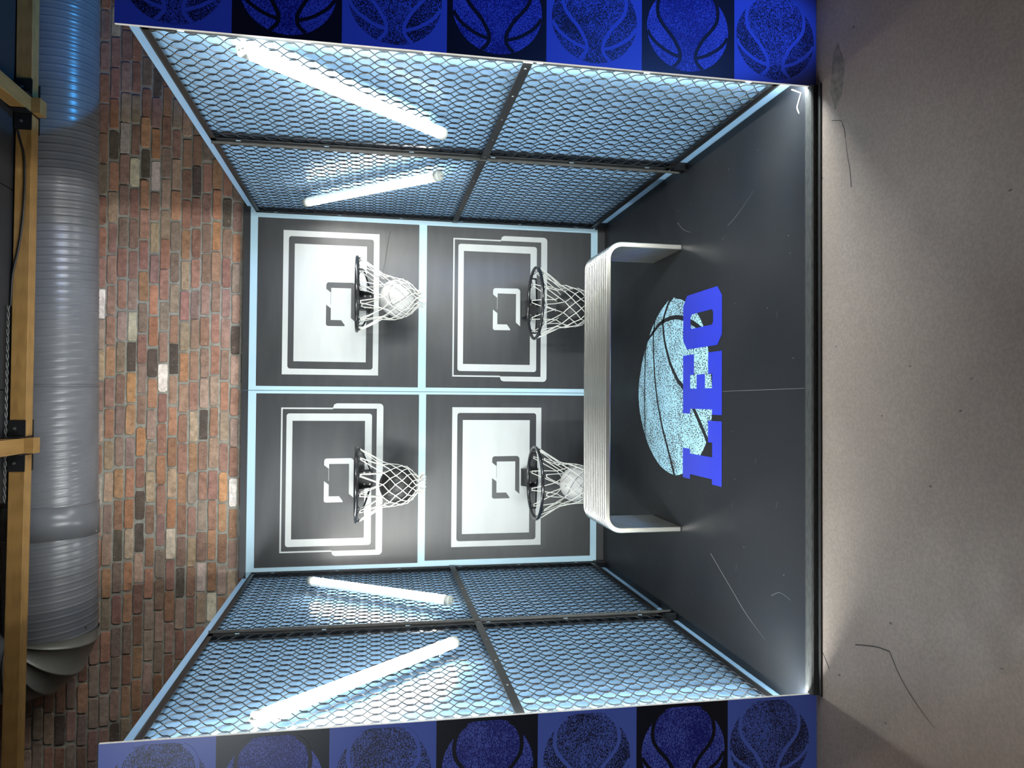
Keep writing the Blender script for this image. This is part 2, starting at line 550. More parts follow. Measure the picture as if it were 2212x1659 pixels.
# platform
pf = thing('platform', (0, -1.3, -0.03), 'low black vinyl platform with metal front edge under the bench and logo', 'platform')
b = MB(); b.box((-1.249, -2.61, -0.03), (1.249, -0.001, 0.0)); b.build('deck', DECK, pf)
b = MB()
b.prism([(-2.655, -0.0295), (-2.655, -0.004), (-2.650, 0.0015), (-2.608, 0.0015), (-2.608, -0.0295)], 0, -1.160, 1.189)
b.build('edge_trim', TRIM, pf)
b = MB()
b.box((-1.160, -2.672, -0.0298), (1.189, -2.6555, -0.0225))
b.build('floor_strip', DARKGAP, pf)
b = MB()
b.ribbon([(0.012, -2.6), (0.006, -1.9)], 0.0016, 0.0004, fpl)
b.build('sheet_joint', JOINT, pf)
b = MB()
for pts, w in (([(-0.80, -1.77), (-0.92, -1.99), (-1.0, -2.14), (-1.06, -2.3)], 0.004),
               ([(0.95, -1.35), (0.9, -1.42), (0.86, -1.52)], 0.003),
               ([(0.80, -1.95), (0.83, -2.05), (0.9, -2.2)], 0.002),
               ([(-0.86, -2.35), (-0.83, -2.42), (-0.84, -2.5)], 0.002)):
    b.ribbon(pts, (w, 0.001), 0.0004, fpl)
rnd = random.Random(3)
for i in range(46):
    x, y = rnd.uniform(-1.1, 1.15), rnd.uniform(-2.55, -0.2)
    if -0.5 < x < 0.6 and -2 < y < -0.7: continue
    a = rnd.uniform(0, PI); l = rnd.choice([0.004, 0.005, 0.006, 0.03])
    w = 0.005 if l < 0.01 else 0.0012
    b.ribbon([(x, y), (x + l * math.cos(a), y + l * math.sin(a))], w, 0.0004, fpl)
b.build('scuff_marks', SCUFF, pf, kind='stuff')

# ------------------------------------------------------------------ printed backboard panels
def wpl(p, y): return (p[0], -y, p[1])
def ngon(m, pts, y, mi): 
    m.poly([wpl(p, y) for p in reversed(pts)], mi)
def board_panel(x0, x1, z0, z1, white, dz, label):
    """black square print; dz shifts the lower-row design"""
    t = thing('backboard_panel', ((x0 + x1) / 2, 0, z0), label, 'backboard print', 'printed backboard squares on the back wall')
    cx = (x0 + x1) / 2
    m = MB()
    m.box((x0, -0.0012, z0), (x1, -0.0001, z1))
    m.build('black_square', BLACKP, t)
    X = lambda v: cx + (v - 0.608)
    Z = lambda v: v + dz
    # outer figure: thin frame plus heavy bracket on the lower half (see upper-left / lower-right prints)
    ho = 0.4915; hb = 0.5215
    zt, zb, zm = Z(1.116), Z(0.434), Z(0.775)
    # bracket outline
    zi = Z(0.4785)
    xi = 0.486
    def bracket(mi, m, y):
        r = 0.026
        left = []
        # outer contour from right step, down, round to left step; inner contour back
        out = [(cx + ho - 0.002, zm), (cx + hb - 0.008, zm - 0.008), (cx + hb, zm - 0.026)]
        for k in range(6):
            a = math.radians(0 - 90 * k / 5)
            out.append((cx + hb - r + r * math.cos(a), zb + r + r * math.sin(a)))
        for k in range(6):
            a = math.radians(270 - 90 * k / 5)
            out.append((cx - hb + r + r * math.cos(a), zb + r + r * math.sin(a)))
        out += [(cx - hb, zm - 0.026), (cx - hb + 0.008, zm - 0.008), (cx - ho + 0.002, zm)]
        # three convex-ish pieces: right leg, bottom, left leg
        rr_ = [p for p in out if p[0] > cx]
        ll_ = [p for p in out if p[0] < cx]
        ngon(m, rr_ + [(cx, zb), (cx, zi), (cx + xi, zi), (cx + xi, zm)], y, mi)
        ngon(m, [(cx, zi), (cx, zb)] + ll_ + [(cx - xi, zm), (cx - xi, zi)], y, mi)
    if white:
        m = MB(); bracket(0, m, 0.0016); m.build('ghost_bracket', GREYP, t)
        m = MB()
        ngon(m, [(cx - 0.4915, Z(0.473)), (cx + 0.4915, Z(0.473)), (cx + 0.4915, Z(1.116)), (cx - 0.4915, Z(1.116))], 0.0020, 0)
        m.build('white_board', WHITEP, t)
    else:
        m = MB(); bracket(0, m, 0.0016)
        th = 0.010
        for a, c in (((-ho, ho), (zt - th, zt)),):
            m.poly([wpl(p, 0.0017) for p in ((cx + a[0], c[0]), (cx + a[1], c[0]), (cx + a[1], c[1]), (cx + a[0], c[1]))])
        for sx in (-1, 1):
            xa, xb = sorted((sx * ho, sx * (ho - th)))
            m.poly([wpl(p, 0.0017) for p in ((cx + xa, zm), (cx + xb, zm), (cx + xb, zt - th), (cx + xa, zt - th))])
        m.build('outer_line', WHITEP, t)
    ring_m = BLACKP if white else WHITEP
    in_m = WHITEP if white else BLACKP
    m = MB(); ngon(m, rrect(cx - 0.4515, cx + 0.4515, Z(0.511), Z(1.080), 0.018), 0.0026, 0)
    m.build('inner_border', ring_m, t)
    m = MB(); ngon(m, [(cx - 0.4015, Z(0.558)), (cx + 0.4015, Z(0.558)), (cx + 0.4015, Z(1.041)), (cx - 0.4015, Z(1.041))], 0.0032, 0)
    m.build('board_face', in_m, t)
    m = MB()
    br = [(0.732, 0.829), (0.745, 0.826), (0.752, 0.816), (0.754, 0.655), (0.751, 0.642), (0.739, 0.632), (0.483, 0.631), (0.51, 0.662), (0.715, 0.662), (0.715, 0.796), (0.681, 0.796), (0.707, 0.829)]
    br2 = [(0.598, 0.829), (0.574, 0.797), (0.494, 0.797), (0.494, 0.727), (0.459, 0.702), (0.453, 0.705), (0.452, 0.816), (0.456, 0.825), (0.464, 0.829)]
    for p in (br, br2):
        q = [(X(a), Z(c)) for a, c in p]
        m.poly([wpl(s_, 0.0038) for s_ in q])
    m.poly([wpl((X(a), Z(c)), 0.0037) for a, c in ((0.60, 0.797), (0.68, 0.797), (0.68, 0.799), (0.60, 0.799))])
    m.build('target_square', GREYP if white else WHITEP, t)
    return t
board_panel(0.038, 1.180, 0.106, 1.302, False, 0.0, 'black square print with outlined backboard, lower right behind the black ball')
board_panel(0.038, 1.181, 1.356, 2.441, True, 1.158, 'black square print with solid white backboard, upper right behind the white ball')
board_panel(-1.184, -0.012, 1.347, 2.437, False, 1.158, 'black square print with outlined backboard, upper left behind the black ball')
board_panel(-1.171, -0.010, 0.102, 1.298, True, -0.003, 'black square print with solid white backboard, lower left beside the bench')

up_right = bpy.data.objects['backboard_panel.001']
m = MB()
m.ribbon([(1.128, 1.556), (1.05, 1.572), (0.955, 1.585), (0.812, 1.607)], 0.0028, 0.0042, wpl)
m.build('scratch', DARKGAP, up_right)

# ------------------------------------------------------------------ hoops, nets and balls
RR, RT = 0.2365, 0.0103
def hoop(cx, cy, cz, bx, bdz, seed, label, fray):
    t = thing('basketball_hoop', (cx, 0, cz), label, 'basketball hoop', 'basketball hoops on the back wall')
    rnd = random.Random(seed)
    m = MB()
    m.tube([(cx + RR * math.cos(a), cy + RR * math.sin(a), cz) for a in np.linspace(0, 2 * PI, 64, endpoint=False)], RT, 12, True)
    m.build('rim', RIM, t)
    # wall plate with folded neck
    m = MB()
    m.box((cx - 0.062, -0.010, cz - 0.105), (cx + 0.062, -0.0042, cz + 0.022))
    m.hexa([(cx - 0.052, -0.150, cz - 0.006), (cx + 0.052, -0.150, cz - 0.006), (cx + 0.062, -0.010, cz - 0.006), (cx - 0.062, -0.010, cz - 0.006),
            (cx - 0.052, -0.150, cz + 0.002), (cx + 0.052, -0.150, cz + 0.002), (cx + 0.062, -0.010, cz + 0.022), (cx - 0.062, -0.010, cz + 0.022)])
    for s in (-1, 1):
        m.prism([(-0.010, cz - 0.10), (-0.010, cz), (-0.148, cz - 0.004), (-0.12, cz - 0.03)], 0, cx + s * 0.058 - 0.003, cx + s * 0.058 + 0.003)
    m.build('mounting_plate', BLACKM, t, bevel=0.002)
    for sx, sz in ((-1, -1), (1, -1), (-1, 1), (1, 1)):
        m = MB()
        px, pz = cx + sx * 0.040, cz + (-0.084 if sz < 0 else -0.045)
        m.cyl((px, -0.010, pz), (px, -0.016, pz), 0.007, 10)
        m.build('bolt', BOLT, t)
    for s in (-1, 1):
        m = MB()
        a = math.radians(38)
        p0 = Vector((cx + s * RR * math.cos(a), cy + RR * math.sin(a), cz - 0.006))
        pts = [p0, p0 + Vector((0, 0, -0.022)), p0 + Vector((-s * 0.012, 0.025, -0.036)), (cx + s * 0.05, -0.022, cz - 0.090), (cx + s * 0.02, -0.016, cz - 0.098)]
        m.tube(catmull(pts, 4), 0.006, 8)
        m.build('brace', RIM, t)
    # net
    n = 12
    ang0 = math.radians(15) + rnd.uniform(-.1, .1)
    hooks = []
    for k in range(n):
        a = ang0 + 2 * PI * k / n
        u = Vector((math.cos(a), math.sin(a), 0)); w = Vector((-math.sin(a), math.cos(a), 0))
        c = Vector((cx, cy, cz)) + u * (RR - 0.004)
        pts = [c + w * -0.026 + Vector((0, 0, -RT)), c + w * -0.010 + Vector((0, 0, -RT - 0.004)), c + Vector((0, 0, -RT - 0.020)),
               c + w * 0.010 + Vector((0, 0, -RT - 0.004)), c + w * 0.026 + Vector((0, 0, -RT))]
        m = MB(); m.tube(pts, 0.0022, 6); m.build('net_hook', RIM, t)
        hooks.append((c + Vector((0, 0, -RT - 0.014)), w))
    zs = [-0.165, -0.205, -0.245, -0.282, -0.316, -0.346, -0.371, -0.395]
    rs = [0.142, 0.136, 0.1295, 0.1255, 0.113, 0.091, 0.066, 0.046]
    ball_c = Vector((bx, cy, cz + bdz))
    shift = bdz + 0.258
    rows = []
    for j, (z, r) in enumerate(zip(zs, rs)):
        z2 = z + shift * min(1, 0.35 + j * 0.2)
        f = min(1.0, (-z) / 0.24)
        dzb = z2 - bdz
        need = math.sqrt(max(0, 0.1225 ** 2 - dzb ** 2)) + 0.0045
        off = Vector((ball_c.x - cx, 0, 0)) * f
        row = []
        for k in range(n):
            a = ang0 + 2 * PI * (k + (0.5 if j % 2 == 0 else 0.0)) / n + rnd.uniform(-.05, .05)
            rr = max(r, need) * rnd.uniform(1.0, 1.05)
            row.append(Vector((cx, cy, cz + z2 + rnd.uniform(-.006, .006))) + off + Vector((math.cos(a), math.sin(a), 0)) * rr)
        rows.append(row)
    m = MB()
    cr = 0.0030
    def strand(p, q, r=cr, sag=0.004):
        mid = (p + q) / 2 + Vector((rnd.uniform(-sag, sag), rnd.uniform(-sag, sag), rnd.uniform(-sag, sag)))
        m.tube(catmull([p, mid, q], 3), r, 6)
    for k in range(n):
        h, w = hooks[k]
        m.tube([h - w * 0.007, h + Vector((0, 0, -0.004)), h + w * 0.007], cr, 6)
        strand(h + w * 0.007, rows[0][k]); strand(h - w * 0.007, rows[0][k - 1])
    for j in range(len(rows) - 1):
        for k in range(n):
            if j % 2 == 0:      # row j at half angles -> next at k and k+1
                strand(rows[j][k], rows[j + 1][k], sag=0.0015); strand(rows[j][k], rows[j + 1][(k + 1) % n], sag=0.0015)
            else:
                strand(rows[j][k], rows[j + 1][k], sag=0.0015); strand(rows[j][k], rows[j + 1][k - 1], sag=0.0015)
    for j in range(len(rows)):
        for k in range(n):
            p = rows[j][k]
            d = Vector((0, 0, 0.0055))
            m.tube([p - d, p, p + d], [0.003, 0.0052, 0.003], 6)
    for k in range(n):
        p = rows[-1][k]
        o = Vector((ball_c.x, cy, p.z))
        d = (p - o); d.z = 0
        if rnd.random() < 0.5:
            q = p + d * rnd.uniform(0.1, 0.5) + Vector((0, 0, -0.03))
            pts = [p, p + d * 0.5 + Vector((0, 0, -0.012)), q, q + Vector((0.01, 0.004, 0.012)), p + Vector((0.006, 0, -0.004))]
            m.tube(catmull(pts, 4), 0.0026, 6)
        for _ in range(fray):
            q = p + d * rnd.uniform(-0.6, 0.9) + Vector((rnd.uniform(-.008, .008), rnd.uniform(-.008, .008), -rnd.uniform(0.012, 0.042)))
            m.tube(catmull([p, (p + q) / 2 + Vector((rnd.uniform(-.006, .006), rnd.uniform(-.006, .006), 0)), q], 3), 0.0014, 4)
    m.build('net', NETM, t)
    return ball_c

def make_ball(c, leather, seam, rot, label):
    R_ = 0.119
    t = thing('basketball', (c.x, c.y, c.z), label, 'basketball', 'basketballs caught in the nets')
    m = MB()
    rings, seg = 24, 40
    for i in range(1, rings):
        th = PI * i / rings
        for k in range(seg):
            ph = 2 * PI * k / seg
            m.v.append((c.x + R_ * math.sin(th) * math.cos(ph), c.y + R_ * math.sin(th) * math.sin(ph), c.z + R_ * math.cos(th)))
    top = len(m.v); m.v.append((c.x, c.y, c.z + R_)); bot = len(m.v); m.v.append((c.x, c.y, c.z - R_))
    for i in range(rings - 2):
        for k in range(seg):
            l = (k + 1) % seg
            m.face((i * seg + k, (i + 1) * seg + k, (i + 1) * seg + l, i * seg + l), 0, True)
    for k in range(seg):
        l = (k + 1) % seg
        m.face((top, k, l), 0, True)
        m.face((bot, (rings - 2) * seg + l, (rings - 2) * seg + k), 0, True)
    m.build('cover', leather, t)
    M = Matrix.Rotation(rot[2], 3, 'Z') @ Matrix.Rotation(rot[1], 3, 'Y') @ Matrix.Rotation(rot[0], 3, 'X')
    m = MB()
    Rs = R_ - 0.0003
    def add(fn):
        m.tube([c + M @ (fn(a).normalized() * Rs) for a in np.linspace(0, 2 * PI, 72, endpoint=False)], 0.0021, 5, True)
    add(lambda a: Vector((math.cos(a), math.sin(a), 0)))
    add(lambda a: Vector((math.cos(a), 0, math.sin(a))))
    for s in (1, -1):
        # side seam: a tilted loop around each end of the y axis
        add(lambda a, s=s: Vector((0.62 * math.cos(a), s * (0.62 + 0.10 * math.cos(2 * a)), 0.80 * math.sin(a))))
    m.build('seam', seam, t)
    return t

c = hoop(0.626, -0.385, 1.771, 0.606, -0.258, 21, 'black rim with frayed net holding a white ball, upper right', 3)
make_ball(c, BALLW, SEAMG, (0.5, 0.9, 0.3), 'white basketball stuck in the upper right net')
c = hoop(-0.592, -0.385, 1.762, -0.597, -0.262, 22, 'black rim with badly frayed net holding a black ball, upper left', 9)
make_ball(c, BALLK, SEAMK, (1.1, 0.2, 0.8), 'black basketball stuck in the upper left net')
c = hoop(0.604, -0.385, 0.603, 0.583, -0.262, 23, 'black rim and net holding a black ball, lower right behind the bench', 2)
make_ball(c, BALLK, SEAMK, (0.2, 0.5, 1.8), 'black basketball in the lower right net, half hidden by the bench')
c = hoop(-0.596, -0.385, 0.596, -0.606, -0.292, 24, 'black rim and net holding a white ball, lower left behind the bench', 2)
make_ball(c, BALLW, SEAMG, (1.2, 0.7, 0.2), 'white basketball in the lower left net, half hidden by the bench')

# ------------------------------------------------------------------ wire mesh screens on the side walls
MX = 1.214
def wire_screen(s, y0, y1, z0, z1, label):
    """y0 (front) < y1 (back)"""
    t = thing('mesh_panel', (s * MX, (y0 + y1) / 2, z0), label, 'wire mesh panel', 'wire mesh panels on the side walls')
    fl = 0.026
    fs0 = 0.038 if y0 > -2.5 else 0.026
    fs1 = 0.038 if y1 < -0.5 else 0.026
    xw_ = XW - 0.001
    def bx(m, ya, yb_, za, zb_, xa, xb):
        m.box((min(s * xa, s * xb), ya, za), (max(s * xa, s * xb), yb_, zb_))
    m = MB()
    th = 0.003
    for (ya, yb_, za, zb_) in ((y0, y1, z0, z0 + fl), (y0, y1, z1 - fl, z1), (y0, y0 + fs0, z0, z1), (y1 - fs1, y1, z0, z1)):
        bx(m, ya, yb_, za, zb_, MX, MX + th)
    bx(m, y0, y1, z0, z0 + th, MX - 0.004, MX + 0.032); bx(m, y0, y1, z1 - th, z1, MX - 0.004, MX + 0.032)
    if y0 > -2.5: bx(m, y0, y0 + th, z0, z1, MX - 0.004, MX + 0.032)
    bx(m, y1 - th, y1, z0, z1, MX - 0.004, MX + 0.032)
    # pale slots punched through the upright flanges (screw heads seen on them)
    m.build('angle_frame', BLACKM, t)
    for yy in (y0 + fs0 * 0.55, y1 - fs1 * 0.55):
        for zz in np.arange(z0 + 0.12, z1 - 0.05, 0.42):
            m = MB()
            bx(m, yy - 0.004, yy + 0.004, zz, zz + 0.022, MX - 0.0012, MX)
            m.build('slot', SLOTM, t)
    m = MB()
    bx(m, y0 + 0.002, y1 - 0.002, 1.092, 1.128, MX - 0.009, MX - 0.0045)
    m.build('crossbar', BLACKM, t)
    for yy in np.linspace(y0 + 0.05, y1 - 0.05, 5):
        m = MB()
        m.cyl((s * (MX - 0.009), yy, 1.11), (s * (MX - 0.0115), yy, 1.11), 0.005, 8)
        m.build('screw', BOLT, t)
    # crimped wires, two diagonal families
    sp = 0.0465
    pit = sp * math.sqrt(2)
    ylo, yhi, zlo, zhi = y0 + 0.012, y1 - 0.012, z0 + 0.012, z1 - 0.012
    Vs, Fs = [], []
    amp = 0.0046
    rw = 0.0025
    base = 0
    x0 = MX + 0.010
    for fam in (1, -1):
        # lines z = fam*y + c
        cs = np.arange(-8, 8, pit)
        for ci, c_ in enumerate(cs):
            # clip to rectangle
            ya, yb_ = ylo, yhi
            if fam == 1:
                ya = max(ya, zlo - c_); yb_ = min(yb_, zhi - c_)
            else:
                ya = max(ya, c_ - zhi); yb_ = min(yb_, c_ - zlo)
            if yb_ - ya < 0.02: continue
            nseg = max(2, int((yb_ - ya) * math.sqrt(2) / (sp / 4)))
            y = np.linspace(ya, yb_, nseg + 1)
            z = fam * y + c_
            # phase: over / under alternates at every crossing
            q = (z + fam * y) / pit if fam == 1 else (z - y) / pit
            ph = PI * ((y + (z if fam == 1 else -z)) / pit) + PI * ci + (0 if fam == 1 else PI)
            off = amp * np.sin(ph + PI / 2) + 0.0
            wob = 0.0006 * np.sin(2 * ph)
            yy = y + wob * 0.7; zz = z - fam * wob * 0.7
            xx = s * (x0 + off)
            for k, (dx, dt) in enumerate(((rw, 0), (0, rw), (-rw, 0), (0, -rw))):
                pass
            n = len(y)
            vv = np.empty((n, 4, 3))
            for k, (dx, dt) in enumerate(((rw, 0), (0, rw), (-rw, 0), (0, -rw))):
                vv[:, k, 0] = xx + s * dx
                vv[:, k, 1] = yy + dt * 0.7071
                vv[:, k, 2] = zz - fam * dt * 0.7071
            Vs.append(vv.reshape(-1, 3))
            i = np.arange(n - 1)[:, None] * 4
            k = np.arange(4)[None, :]
            l = (k + 1) % 4
            f = np.stack([i + k, i + l, i + 4 + l, i + 4 + k], -1).reshape(-1, 4) + base
            Fs.append(f)
            base += n * 4
    V = np.concatenate(Vs); F = np.concatenate(Fs)
    org = np.array(t.location)
    me = bpy.data.meshes.new('wire_mesh')
    me.vertices.add(len(V)); me.vertices.foreach_set('co', (V - org).ravel())
    me.loops.add(F.size); me.loops.foreach_set('vertex_index', F.ravel().astype(np.int32))
    me.polygons.add(len(F))
    me.polygons.foreach_set('loop_start', np.arange(0, F.size, 4, dtype=np.int32))
    me.polygons.foreach_set('use_smooth', np.ones(len(F), bool))
    me.update(calc_edges=True)
    me.materials.append(WIRE)
    o = bpy.data.objects.new('wire_mesh', me)
    COL.objects.link(o); o.parent = t
    return t
YR, YL = -1.435, -1.325
def stud(s, ys):
    t = thing('wall_stud', (s * MX, ys, 0), ('dark steel upright between the mesh panels on the right wall' if s > 0 else 'dark steel upright between the mesh panels on the left wall'), 'steel upright')
    m = MB()
    xa, xb = sorted((s * (MX - 0.014), s * (MX - 0.0045)))
    m.box((xa, ys - 0.0045, 0.03), (xb, ys + 0.0045, 2.452))
    m.build('fin', TRIM, t)
    m = MB()
    xa, xb = sorted((s * (MX - 0.004), s * XW))
    m.box((xa, ys - 0.032, 0.0), (xb, ys + 0.032, 0.004)); m.box((xa, ys - 0.032, 0.0), (xb, ys - 0.028, 0.07)); m.box((xa, ys + 0.028, 0.0), (xb, ys + 0.032, 0.07))
    m.build('floor_bracket', BLACKM, t)
wire_screen(1, -2.585, YR - 0.001, 0.092, 2.452, 'front wire mesh panel on the right wall, with the downward-sloping tube')
wire_screen(1, YR + 0.001, -0.012, 0.092, 2.452, 'rear wire mesh panel on the right wall, beside the backboards')
wire_screen(-1, -2.585, YL - 0.001, 0.082, 2.452, 'front wire mesh panel on the left wall, with the brightest tube')
wire_screen(-1, YL + 0.001, -0.012, 0.082, 2.452, 'rear wire mesh panel on the left wall, beside the backboards')
stud(1, YR); stud(-1, YL)
for s in (1, -1):
    m = MB()
    xa, xb = sorted((s * 1.205, s * 1.25))
    m.box((xa, -0.045, 0.0), (xb, -0.001, 0.078))
    m.build('corner_bracket', BLACKM, None, label='small black steel bracket in the %s rear floor corner' % ('right' if s > 0 else 'left'), cat='bracket', origin=(s * 1.22, -0.02, 0))

# ------------------------------------------------------------------ light tubes
def light_tube(s, pa, pb, roll, half, label):
    x = s * 1.177
    A, B_ = Vector((x, pa[0], pa[1])), Vector((x, pb[0], pb[1]))
    t = thing('light_tube', (x, (pa[0] + pb[0]) / 2, min(pa[1], pb[1])), label, 'light tube', 'white light tubes tied to the mesh')
    d = (B_ - A).normalized()
    inward = Vector((-s, 0, 0))
    side = d.cross(inward).normalized()
    r = 0.0265
    seg = 32
    def ring(p, rr, a0, a1, n):
        return [p + inward * (rr * math.cos(a)) + side * (rr * math.sin(a)) for a in np.linspace(a0, a1, n)]
    a0, a1 = roll - math.radians(half), roll + math.radians(half)
    for nm, m_, p0, p1 in (('diffuser', GLOW, a0, a1), ('housing', TUBEW, a1, a0 + 2 * PI)):
        m = MB()
        n = 20
        q0 = ring(A + d * 0.03, r, p0, p1, n); q1 = ring(B_ - d * 0.03, r, p0, p1, n)
        m.v += [tuple(v) for v in q0 + q1]
        for k in range(n - 1):
            m.face((k, k + 1, n + k + 1, n + k), 0, True)
        m.build(nm, m_, t)
    for e, (p, dd) in enumerate(((A, d), (B_, -d))):
        m = MB()
        m.cyl(p, p + dd * 0.032, r + 0.0015, 28)
        # raised cross ribs and a hanging ear on the cap
        u, w = inward, side
        for ax in (u, w):
            m.tube([p - ax * r * 0.8 - dd * 0.002, p + ax * r * 0.8 - dd * 0.002], 0.0028, 6)
        m.tube([p + dd * 0.001 + w * 0.010, p - dd * 0.014 + w * 0.012, p - dd * 0.018, p - dd * 0.014 - w * 0.012, p + dd * 0.001 - w * 0.010], 0.003, 6)
        m.build('end_cap', CAPM, t)
    for f in (0.1, 0.9):
        m = MB()
        p = A.lerp(B_, f)
        pts = ring(p, r + 0.0025, 0, 2 * PI * 23 / 24, 24)
        m.tube(pts, 0.0018, 5, True)
        q = p + inward * -(r + 0.004)
        m.tube([q, q + Vector((s * 0.012, 0, 0))], 0.002, 5)
        e_ = p + side * (r + 0.003)
        m.tube([e_, e_ + side * 0.012 + d * 0.006, e_ + side * 0.02 + d * 0.014], 0.0017, 5)
        m.build('zip_tie', PLASTICW, t)
light_tube(1, (-2.5584, 2.1248), (-1.856, 1.3565), math.radians(34), 96, 'glowing white tube tied to the front right mesh panel')
light_tube(1, (-0.477, 2.0896), (-1.2104, 1.3152), math.radians(18), 102, 'glowing white tube tied to the rear right mesh panel')
light_tube(-1, (-0.4502, 2.0404), (-1.0424, 1.219), math.radians(-5), 102, 'glowing white tube tied to the rear left mesh panel')
light_tube(-1, (-2.488, 2.06), (-1.7578, 1.2718), math.radians(10), 108, 'glowing white tube tied to the front left mesh panel')

LEDM = mat('led_strip_glow', (0.9, 0.9, 0.9, 1), 0.5, emit=(0.93, 1.0, 0.98, 1), estr=500.0)
for s, nm in ((1, 'right'), (-1, 'left')):
    m = MB()
    xa, xb = sorted((s * (1.203 if s > 0 else 1.178), s * (1.215 if s > 0 else 1.190)))
    m.box((xa, -2.6195, 0.002), (xb, -2.6110, 2.30))
    m.build('led_strip', LEDM, None, label='white light strip hidden behind the %s front panel edge' % nm, cat='light strip', origin=(s * 1.2, -2.615, 0.002))

# ------------------------------------------------------------------ front print panels
BULB = [(.160, .045), (.152, .075), (.136, .098), (.110, .114), (.072, .121), (.036, .115), (.003, .093), (-.031, .063), (-.064, .043), (-.089, .032), (-.115, .032), (-.133, .043), (-.1485, .0595)]
SIDE = [(-.016, .159), (-.030, .153), (-.054, .134), (-.074, .108), (-.093, .075), (-.106, .036)]
def print_panel(s, xin, bounds, label):
    yf = -2.6335
    w = 0.366
    t = thing('front_panel', (xin + s * w / 2, yf, -0.03), label, 'printed panel', 'printed panels flanking the booth opening')
    x0, x1 = sorted((xin, xin + s * w))
    m = MB()
    m.box((x0, yf, -0.0295), (x1, yf + 0.0125, bounds[-1]))
    m.build('board', EDGEW, t)
    cx = xin + s * 0.172
    for i in range(7):
        za, zb = bounds[i], bounds[i + 1]
        cz = zb - 0.366 / 2 + (0.012 if i == 0 else 0)
        blue = i % 2 == 0
        g, lo, bu = (T_BLUE, PB_LOBE, PB_BULB) if blue else (T_BLACK, PK_LOBE, PK_BULB)
        m = MB()
        pl = lambda p, y: (cx + p[0], yf - y, cz + p[1])
        m.poly([(x0, yf - 0.0004, za), (x1, yf - 0.0004, za), (x1, yf - 0.0004, zb), (x0, yf - 0.0004, zb)], 0)
        E = [(0.160 * math.cos(a), 0.163 * math.sin(a)) for a in np.linspace(0, 2 * PI, 72, endpoint=False)]
        m.poly([pl(p, 0.0007) for p in E], 1)
        up = catmull(BULB, 4); dn = [(a, -c_) for a, c_ in reversed(up)]
        # lower edge of the bulb follows the ball's edge
        ang = np.linspace(math.atan2(.058, -.150), math.atan2(-.058, -.150) + 2 * PI, 12)
        arc = [(0.160 * math.cos(a), 0.163 * math.sin(a)) for a in ang]
        m.poly([pl(p, 0.0010) for p in reversed(up + arc + dn)], 2)
        for sg in (1, -1):
            m.ribbon([(a, sg * c_) for a, c_ in BULB[1:]], 0.0135, 0.0013, pl, 0)
            m.ribbon([(a, sg * c_) for a, c_ in SIDE], 0.0125, 0.0012, pl, 0)
        # flip ribbons that face backwards is not needed (two-sided shading)
        m.build('printed_tile', [g, lo, bu], t)
    return t
print_panel(1, 1.192, [-0.029, 0.3149, 0.6871, 1.0526, 1.4161, 1.7813, 2.1454, 2.513], 'tall front panel of blue and black basketball prints, right of the booth opening')
print_panel(-1, -1.164, [-0.029, 0.3378, 0.6973, 1.0678, 1.4304, 1.7941, 2.1605, 2.521], 'tall front panel of blue and black basketball prints, left of the booth opening')

# ------------------------------------------------------------------ floor logo
lg = thing('floor_logo', (0.03, -1.4, 0), 'blue LEO lettering over a pale blue basketball print on the black platform', 'floor graphic')
circ = [(0.530, -1.33), (0.543, -1.288), (0.532, -1.215), (0.47, -1.065), (0.40, -0.965), (0.30, -0.868), (0.20, -0.795), (0.11, -0.752), (0.047, -0.735),
        (-0.03, -0.733), (-0.13, -0.762), (-0.25, -0.845), (-0.335, -0.935), (-0.405, -1.055), (-0.440, -1.165), (-0.456, -1.285), (-0.452, -1.36), (-0.43, -1.45),
        (-0.38, -1.55), (-0.325, -1.645), (-0.255, -1.715), (-0.17, -1.766), (-0.08, -1.787), (0.02, -1.785), (0.12, -1.765), (0.22, -1.738), (0.30, -1.705), (0.37, -1.66), (0.42, -1.60), (0.47, -1.52), (0.51, -1.42)]
m = MB()
m.poly([fpl(p, 0.0006) for p in catmull(circ + [circ[0]], 4)[:-1]], 0)
for pts, w in (([(0.30, -1.71), (0.347, -1.614), (0.378, -1.533), (0.408, -1.432), (0.426, -1.326), (0.428, -1.224), (0.421, -1.146), (0.406, -1.066), (0.371, -0.983), (0.335, -0.898), (0.302, -0.867), (0.243, -0.849), (0.123, -0.844), (-0.036, -0.837), (-0.14, -0.844), (-0.30, -0.856)], (0.030, 0.012)),
               ([(0.548, -1.29), (0.526, -1.232), (0.484, -1.185), (0.436, -1.146), (0.407, -1.137), (0.319, -1.157), (0.23, -1.206), (0.154, -1.263), (0.07, -1.36), (0.038, -1.418), (-0.084, -1.567), (-0.152, -1.642), (-0.199, -1.69), (-0.26, -1.75)], (0.022, 0.030)),
               ([(0.50, -1.03), (0.45, -1.014), (0.39, -0.994), (0.352, -0.984), (0.235, -0.99), (0.118, -1.007), (-0.016, -1.044), (-0.115, -1.088), (-0.211, -1.14), (-0.297, -1.202), (-0.384, -1.262), (-0.470, -1.32)], (0.016, 0.024))):
    m.ribbon(pts, w, 0.0010, fpl, 1)
m.build('basketball_print', [P_FLOOR, DECK], lg)
def letter(polys, nm):
    m = MB()
    for p in polys:
        m.poly([fpl(q, 0.0014) for q in p])
    m.build('letter', LEOBLUE, lg, label=nm)
YT, YB = -1.4295, -1.893
O_out = [(0.525, -1.843), (0.475, YB), (0.284, YB), (0.235, -1.843), (0.235, -1.481), (0.284, YT), (0.475, YT), (0.525, -1.481)]
O_in = [(0.418, -1.783), (0.403, -1.797), (0.356, -1.797), (0.341, -1.783), (0.341, -1.541), (0.356, -1.526), (0.403, -1.526), (0.418, -1.541)]
